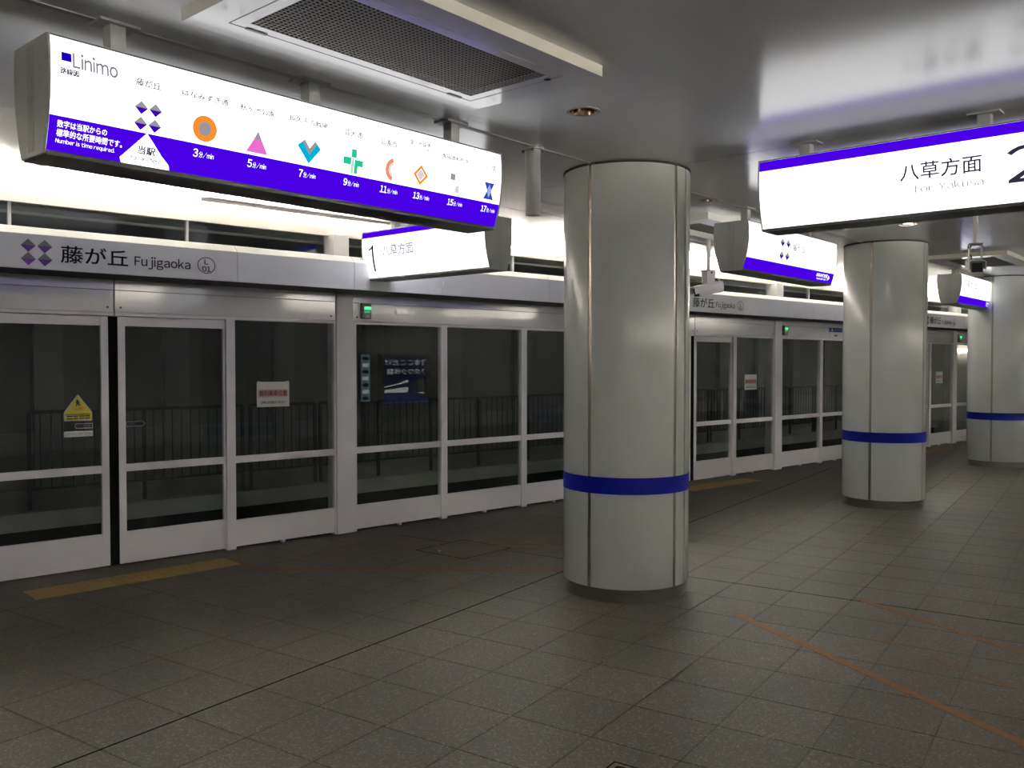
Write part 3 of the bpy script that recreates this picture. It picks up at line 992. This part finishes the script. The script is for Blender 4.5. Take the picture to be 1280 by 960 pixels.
# lit poster behind the viewer, mirrored in the glass
o = thing('poster_lightbox', 'lit travel poster mirrored in the glass right of the first wide post', 'poster', (12.2, YB + .2, 0), pi)
MB().box(-.69, .69, 0, .19, .60, 1.82).build('case', 'sign_under', o)
f = lambda a, b: (a, -.002, b)
f2 = lambda a, b: (a, -.004, b)
f3 = lambda a, b: (a, -.006, b)
put(o, 'sheet', rect2(-.65, .65, .64, 1.78), f, 'poster_lit')
put(o, 'headline', fit_text('日本ここだけ', -.60, .62, 1.55, 1.69), f2, 'poster_white')
put(o, 'headline', fit_text('ワクワク体験', -.60, .56, 1.33, 1.47), f2, 'poster_white')
put(o, 'train_body', poly2([(-.05, .90), (.62, .90), (.62, 1.05), (.30, 1.10), (-.05, 1.20)]), f2, 'poster_white')
put(o, 'train_windows', poly2([(-.05, 1.03), (.62, .97), (.62, 1.02), (-.05, 1.14)]), f3, 'poster_dark')
put(o, 'hill', poly2([(-.6, .90), (-.40, .92), (-.30, 1.15), (-.42, 1.25), (-.58, 1.22)]), f2, 'poster_green')
put(o, 'blue_band', rect2(-.65, .65, .64, .84), f2, 'poster_blue')
put(o, 'caption', rect2(-.60, -.36, .87, .90), f3, 'poster_white')
o = thing('picture_strip', 'narrow lit picture strip mirrored in the glass beside the wide post', 'poster', (11.12, YB + .1, 0), pi)
MB().box(-.14, .14, 0, .09, .68, 1.83).build('case', 'sign_under', o)
put(o, 'sheet', rect2(-.125, .125, .70, 1.81), f, 'poster_teal')
for k in range(7):
    z = .78 + k * .155
    put(o, 'picture', (rect2(-.085, .085, z - .045, z + .045) if k % 2 else disc2(0, z, .095, .042, 18)), f2, 'poster_dark' if k % 2 == 0 else 'poster_white')
o = thing('information_post', 'grey post with two panels standing before the mirrored poster', 'post', (12.37, YB + .9, 0), pi)
MB().cyl((0, 0, 0), (0, 0, 1.7), .03, 12).build('pole', 'sign_under', o)
MB().box(-.17, .17, -.06, -.02, 1.40, 1.66).build('panel', 'sign_housing', o, bevel=.004)
MB().box(-.17, .17, -.06, -.02, .80, 1.28).build('panel', 'sign_housing', o, bevel=.004)
MB().cyl((0, 0, 0), (0, 0, .02), .2, 24).build('base', 'sign_under', o)

# ------------------------------------------------------------------ pillars
def pillar(u, v, lab):
    x, y = xy(u, v)
    R = 0.44
    o = thing('pillar', lab, 'pillar', (x, y, 0), PA, 'round white pillars in a row')
    MB().lathe([(R - .035, 0.05), (R - .035, CEIL)], 48).build('core', 'pillar_core', o, smooth=True)
    MB().lathe([(0, 0.0), (R - .018, 0.0), (R - .018, .088), (R - .03, .088)], 64).build('base_ring', 'steel', o, smooth=True)
    g_ = radians(1.8)
    ang = [radians(a) for a in (-98.3, -81.7, 0, 81.7, 98.3, 180)]
    ang = ang + [ang[0] + 2 * pi]
    for a, b in zip(ang, ang[1:]):
        n = max(4, int((b - a) / radians(4)))
        a2, b2 = a + g_, b - g_
        prof = [(R - .03, .094), (R - .002, .094), (R, .097), (R, 2.917), (R - .002, 2.92), (R - .03, 2.92)]
        bmb = MB().lathe(prof, n, a2, b2)
        k = len(prof)
        bmb.f.append(tuple(range(k))); bmb.f.append(tuple(n * k + i for i in range(k)))
        bmb.build('cladding_panel', 'pillar_panel', o, smooth=True)
        # metal inlay in the joint
        s = MB()
        s.lathe([(R - .03, .094), (R - .006, .094), (R - .006, 2.917), (R - .03, 2.917)], 2, a - g_ * .99, a + g_ * .99).build('joint_strip', 'pillar_joint', o)
    MB().lathe([(R - .01, .728), (R + .0025, .728), (R + .0025, .840), (R - .01, .840)], 72).build('blue_band', 'band_blue', o, smooth=True)
    MB().lathe([(R + .004, CEIL - .010), (R + .004, CEIL), (R - .03, CEIL)], 64).build('top_ring', 'soffit_dark', o, smooth=True)
    return o
pillar(0, 0, 'biggest round white pillar with blue band, nearest in the picture')
pillar(5.07, -.11, 'middle round white pillar with blue band')
pillar(10.16, -.18, 'round white pillar with blue band at the right picture edge')

# ------------------------------------------------------------------ hanging signs
def wprof(t):
    return .15 + .055 * t - .105 * t * t
def sign(name, lab, centre, rot, L, ztop, H, hang, cat='sign'):
    x, y = xy(*centre)
    o = thing(name, lab, cat, (x, y, ztop), rot, 'backlit hanging signs')
    N = 14
    prof = [(-wprof(i / N), -i / N * H) for i in range(N + 1)] + [(wprof(i / N), -i / N * H) for i in range(N, -1, -1)]
    big = [(p[0] * 1.03, p[1] * 1.0 + (.006 if p[1] > -.01 else (-.008 if p[1] < -H + .01 else 0))) for p in prof]
    for s in (-1, 1):
        a = s * L / 2; b = s * (L / 2 + .010)
        cap = MB().extrude_x(big, min(a, b), max(a, b)).build('end_cap', 'sign_housing', o, bevel=.003)
        c = s * (L / 2 + .010)
        for q in (-.024, -.008, .008, .024):
            MB().box(min(c, c + s * .001), max(c, c + s * .001), q - .0015, q + .0015, -H + .01, -.01).build('groove', 'sign_rim', cap)
    wt_, wb_ = wprof(0), wprof(1)
    MB().box(-L / 2, L / 2, -wt_ + .004, wt_ - .004, -.004, .006).build('top_panel', 'sign_housing', o)
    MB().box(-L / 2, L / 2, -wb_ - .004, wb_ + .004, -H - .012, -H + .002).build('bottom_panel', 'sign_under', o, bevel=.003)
    nj = max(2, int(L / .55))
    faces = []
    for flip in (1, -1):
        def fn(s, t, off=0.0, flip=flip):
            ww = wprof(t) + off
            return (flip * (s - L / 2), -flip * ww, -t * H)
        fc = put(o, 'face_panel', rect2(0, L, .0, 1.0, N), fn, 'sign_white')
        for p in fc.data.polygons: p.use_smooth = True
        for e in (0, 1):
            put(fc, 'rim', rect2(0, L, -.004 if e == 0 else .985, .012 if e == 0 else 1.004), lambda s, t, fn=fn: fn(s, t, .003), 'sign_under')
        faces.append((fc, fn))
    for hx in hang:
        h = MB().box(hx - .032, hx + .032, -.032, .032, .004, CEIL - ztop - .004).build('hanger', 'post_grey', o, bevel=.003)
        MB().box(hx - .08, hx + .08, -.055, .055, CEIL - ztop - .010, CEIL - ztop).build('bracket_plate', 'post_grey', h)
    return o, faces
def at(fn, off):
    f = lambda s, t: fn(s, t, off)
    f.curved = True
    return f
def txt(fc, name, body, s0, s1, t0, t1, fn, m, bold=0.0, off=.0035):
    # t grows downwards on the face
    vs, fs = fit_text(body, s0, s1, -t1, -t0, bold)
    return put(fc, name, ([(a, -b) for a, b in vs], fs), at(fn, off), m)

# --- route map sign
LM = 2.38
ms, faces = sign('route_map_sign', 'long backlit route map sign with coloured station symbols, hanging at left', (-2.712, 0), PA, 2.42, 2.782, .412, (-.907, .026, .97))
H = .412
names_jp = [('藤が丘', .305, .403, .200), ('はなみずき通', .492, .693, .200), ('杁ヶ池公園', .749, .915, .200), ('長久手古戦場', .989, 1.195, .185),
            ('芸大通', 1.291, 1.395, .190), ('公園西', 1.509, 1.611, .195), ('愛・地球博', 1.700, 1.838, .115), ('陶磁資料館南', 1.923, 2.119, .190), ('八草', 2.255, 2.335, .190)]
mins = [('3', .551), ('5', .798), ('7', 1.056), ('9', 1.305), ('11', 1.527), ('13', 1.742), ('15', 1.985), ('17', 2.242)]
for fc, fn_ in faces:
    fn = lambda s, t, off=0.0, fn_=fn_: fn_(s * 2.42 / 2.38, t, off)
    put(fc, 'purple_band', rect2(0, LM, .69, .985, 8), at(fn, .0015), 'sign_purple')
    put(fc, 'here_marker', (lambda q: (q[0], q[1]))(([(.356, .69), (.322, .78), (.390, .78), (.289, .87), (.423, .87), (.262, .942), (.270, .985), (.462, .985), (.457, .942)], [(0, 1, 2), (1, 3, 4, 2), (3, 5, 8, 4), (5, 6, 7, 8)])), at(fn, .0025), 'sign_white')
    put(fc, 'line_mark', rect2(.035, .070, .139, .215), at(fn, .0035), 'sign_blue')
    txt(fc, 'line_lettering', 'Linimo', .075, .236, .120, .255, fn, 'sign_text_mid', .016)
    txt(fc, 'line_lettering', '路線図', .031, .095, .275, .330, fn, 'sign_text_dark', .030)
    txt(fc, 'line_lettering', 'Linimo Line Map', .029, .130, .375, .408, fn, 'sign_text_faint')
    for b, s0, s1, t0 in names_jp:
        txt(fc, 'stop_lettering', b, s0, s1, t0, t0 + .062 if len(b) > 3 else t0 + .072, fn, 'sign_text_dark', .016)
    txt(fc, 'stop_lettering', '記念公園', 1.725, 1.830, .180, .228, fn, 'sign_text_mid', .012)
    # station symbols
    fo = at(fn, .003)
    kx, ky = 1.0, 1.0 / H
    for sx in (-1, 1):
        for sy in (-1, 1):
            cx, cy = .356 + sx * .028, .540 + sy * .072
            put(fc, 'symbol_diamond', poly2([(cx - .026, cy), (cx, cy - .062), (cx + .026, cy)]), fo, 'icon_grey')
            put(fc, 'symbol_diamond', poly2([(cx - .026, cy), (cx + .026, cy), (cx, cy + .062)]), fo, 'icon_purple')
    put(fc, 'symbol_ring', ring2(.592, .535, .053, .125, .5), fo, 'icon_orange')
    put(fc, 'symbol_core', disc2(.592, .535, .0275, .065), fo, 'icon_grey')
    put(fc, 'symbol_triangle', poly2([(.836, .440), (.817, .530), (.855, .530)]), fo, 'icon_grey')
    put(fc, 'symbol_triangle', poly2([(.817, .530), (.784, .665), (.888, .665), (.855, .530)]), fo, 'icon_pink')
    put(fc, 'symbol_chevron', poly2([(1.035, .490), (1.060, .440), (1.100, .570), (1.140, .440), (1.160, .490), (1.100, .665)]), fo, 'icon_cyan')
    put(fc, 'symbol_chevron', poly2([(1.060, .440), (1.072, .415), (1.100, .500), (1.128, .415), (1.140, .440), (1.100, .570)]), fo, 'icon_grey')
    put(fc, 'symbol_cross', poly2([(1.335, .400), (1.365, .400), (1.365, .495), (1.335, .495)]), fo, 'icon_green')
    put(fc, 'symbol_cross', poly2([(1.290, .500), (1.335, .500), (1.335, .580), (1.290, .580)]), fo, 'icon_green')
    put(fc, 'symbol_cross', poly2([(1.355, .515), (1.405, .515), (1.405, .585), (1.375, .585), (1.375, .670), (1.355, .670)]), fo, 'icon_green')
    put(fc, 'symbol_cross', poly2([(1.340, .500), (1.352, .500), (1.352, .670), (1.335, .670), (1.335, .585)]), fo, 'icon_ltgreen')
    put(fc, 'symbol_arc', ring2(1.600, .535, .056, .135, .62, 20, radians(100), radians(260)), fo, 'icon_salmon')
    put(fc, 'symbol_arc', ring2(1.600, .535, .034, .082, .70, 20, radians(105), radians(255)), fo, 'icon_light')
    for k0, k1, mm in ((1.0, .62, 'icon_orange'),):
        cx, cy, rx, ry = 1.776, .525, .050, .125
        pts = [(cx, cy - ry), (cx + rx, cy), (cx, cy + ry), (cx - rx, cy)]
        inn = [(cx, cy - ry * k1), (cx + rx * k1, cy), (cx, cy + ry * k1), (cx - rx * k1, cy)]
        put(fc, 'symbol_square', (pts + inn, [(0, 1, 5, 4), (1, 2, 6, 5), (2, 3, 7, 6), (3, 0, 4, 7)]), fo, 'icon_orange')
        put(fc, 'symbol_square', poly2([(cx, cy - ry * .55), (cx + rx * .55, cy), (cx, cy + ry * .55), (cx - rx * .55, cy)]), fo, 'icon_light')
    put(fc, 'symbol_vase', rect2(1.985, 2.020, .420, .500), fo, 'icon_grey')
    put(fc, 'symbol_vase', poly2([(2.030, .560), (2.050, .560), (2.058, .650), (2.022, .650)]), fo, 'icon_light')
    put(fc, 'symbol_hourglass', poly2([(2.245, .430), (2.325, .430), (2.300, .540), (2.325, .650), (2.245, .650), (2.270, .540)]), fo, 'icon_blue')
    put(fc, 'symbol_hourglass', poly2([(2.285, .450), (2.305, .540), (2.285, .630), (2.265, .540)]), at(fn, .004), 'icon_ltblue')
    # wording on the purple band
    txt(fc, 'band_lettering', '数字は当駅からの', .028, .205, .725, .785, fn, 'sign_text_white', .008)
    txt(fc, 'band_lettering', '標準的な所要時間です。', .028, .265, .800, .862, fn, 'sign_text_white', .008)
    txt(fc, 'band_lettering', 'Number is time required.', .028, .240, .878, .925, fn, 'sign_text_white')
    txt(fc, 'marker_lettering', '当駅', .328, .396, .810, .882, fn, 'sign_text_dark', .030)
    txt(fc, 'marker_lettering', 'You are here', .300, .425, .900, .945, fn, 'sign_text_dark', .022)
    for b, s in mins:
        wd = .020 * len(b)
        txt(fc, 'minute_lettering', b, s, s + wd, .740, .815, fn, 'sign_text_white', .012)
        txt(fc, 'minute_lettering', '分/min', s + wd + .005, s + wd + .070, .758, .815, fn, 'sign_text_white')

# --- number two sign
L2 = 2.42
s2, faces = sign('platform_sign', 'long backlit sign with number two and purple top band at right', (0, -1.074 - L2 / 2), PA - pi / 2, L2, 2.832, .412, (-.98, .0, .98))
for fc, fn in faces:
    put(fc, 'purple_band', rect2(0, L2, .012, .155, 4), at(fn, .0015), 'sign_purple')
    txt(fc, 'direction_lettering', '八草方面', .826, 1.232, .345, .565, fn, 'sign_text_dark', .010)
    txt(fc, 'direction_lettering', 'for Yakusa', .89, 1.240, .630, .730, fn, 'sign_text_mid')
    txt(fc, 'platform_number', '2', 1.350, 1.530, .310, .750, fn, 'sign_text_dark', .003)
# --- number one sign
L1 = 1.49
s1, faces = sign('platform_sign', 'backlit sign with number one behind the route map sign', (0, 1.22 + L1 / 2), PA - pi / 2, L1, 2.765, .412, (-.48, .45))
for fc, fn in faces:
    put(fc, 'purple_band', rect2(0, L1, .012, .135, 4), at(fn, .0015), 'sign_purple')
    put(fc, 'platform_number', ([(.128, .300), (.152, .300), (.152, .850), (.128, .850), (.128, .380), (.085, .420), (.085, .385), (.128, .330)], [(0, 1, 2, 3), (7, 4, 5, 6)]), at(fn, .0035), 'sign_text_dark')
    txt(fc, 'direction_lettering', '八草方面', .270, .665, .330, .560, fn, 'sign_text_mid', .012)
    txt(fc, 'direction_lettering', 'for Yakusa', .275, .560, .640, .730, fn, 'sign_text_faint')
# --- station signs
L3 = 1.92
for (cu, zt, lab, kind) in ((2.54, 2.785, 'backlit station sign with four purple diamonds beside the big pillar', 0), (9.02, 2.840, 'small backlit station sign with purple lower band at far right', 1)):
    s3, faces = sign('station_sign', lab, (cu, 0), PA, L3, zt, .40, (-.70, .62))
    for fc, fn in faces:
        put(fc, 'purple_band', rect2(0, L3, .745, .985, 6), at(fn, .0015), 'sign_purple')
        fo = at(fn, .003)
        cx, cy = .715, .430
        if kind == 0:
            for sx in (-1, 1):
                for sy in (-1, 1):
                    a, b = cx + sx * .060, cy + sy * .140
                    put(fc, 'emblem_diamond', poly2([(a - .048, b), (a, b - .095), (a + .048, b)]), fo, 'icon_grey')
                    put(fc, 'emblem_diamond', poly2([(a - .048, b), (a + .048, b), (a, b + .095)]), fo, 'icon_purple')
            txt(fc, 'station_lettering', '藤が丘', .87, 1.15, .270, .420, fn, 'sign_text_dark', .014)
            txt(fc, 'station_lettering', 'Fujigaoka', .87, 1.13, .480, .540, fn, 'sign_text_faint')
        else:
            txt(fc, 'station_lettering', '藤が丘', .24, .86, .160, .420, fn, 'sign_text_dark', .008)
        txt(fc, 'next_stop_lettering', 'はなみずき通', 1.50, 1.76, .790, .870, fn, 'sign_text_white', .02)
        txt(fc, 'next_stop_lettering', 'Hanamizuki-dori', 1.52, 1.75, .890, .935, fn, 'sign_text_white')
        put(fc, 'arrow', poly2([(1.785, .800), (1.830, .865), (1.785, .930)]), fo, 'sign_text_white')

# ------------------------------------------------------------------ security cameras
def security_camera(loc, zmount, yaw, tilt, lab, small=False):
    x, y = loc
    o = thing('security_camera', lab, 'security camera', (x, y, CEIL), yaw)
    d = CEIL - zmount
    MB().cyl((0, 0, -d), (0, 0, -.008), .021, 16).build('pole', 'camera_white', o, smooth=True)
    MB().cyl((0, 0, -.010), (0, 0, 0), .06, 20).build('ceiling_flange', 'camera_white', o, smooth=True)
    MB().box(-.06, .06, -.055, .055, -d - .012, -d).build('mount_plate', 'sign_rim', o)
    for s in (-1, 1):
        MB().extrude_y([(-.05, -d), (.05, -d), (.035, -d - .20), (-.035, -d - .20)], s * .05 - .004, s * .05 + .004).build('bracket_arm', 'camera_white', o)
        MB().cyl((0, s * .055, -d - .03), (0, s * .063, -d - .03), .012, 10).build('bolt', 'sign_under', o)
    # housing: local -x is the lens end
    b = bpy.data.objects.new('housing', MB().box(-.15, .16, -.05, .05, -.055, .045).mesh('housing', 'camera_white'))
    COL.objects.link(b); b.parent = o
    b.location = (0, 0, -d - .20); b.rotation_euler = (0, tilt, 0)
    bv = b.modifiers.new('bevel', 'BEVEL'); bv.width = .012; bv.segments = 2
    MB().extrude_x([(-.066, -.02), (-.066, .045), (-.045, .062), (.045, .062), (.066, .045), (.066, -.02), (.060, -.02), (.060, .042), (.042, .056), (-.042, .056), (-.060, .042), (-.060, -.02)], -.21, .15).build('sun_hood', 'camera_white', b)
    MB().box(-.156, -.149, -.042, .042, -.047, .037).build('window', 'camera_dark', b)
    MB().cyl((-.160, 0, -.004), (-.155, 0, -.004), .022, 18).build('lens', 'camera_dark', b)
    cu = MB()
    pts = [(0.02, 0.03, -d - .01), (.06, .05, -d - .06), (.13, .02, -d - .10), (.165, 0, -d - .17)]
    for p, q in zip(pts, pts[1:]): cu.cyl(p, q, .006, 6)
    cu.build('cable', 'rubber_black', o)
    return o
rx, ry = sin(A), -cos(A)         # towards the right of the picture
security_camera(xy(3.10, 1.04), 2.575, atan2(ry, rx) + radians(22), radians(-12), 'white security camera on a ceiling pole right of the big pillar')
cx2, cy2 = xy(3.42, -1.43)
security_camera((cx2, cy2), 2.665, atan2(cy2, cx2) + radians(6), radians(-8), 'dark-fronted security camera hanging under the number two sign')
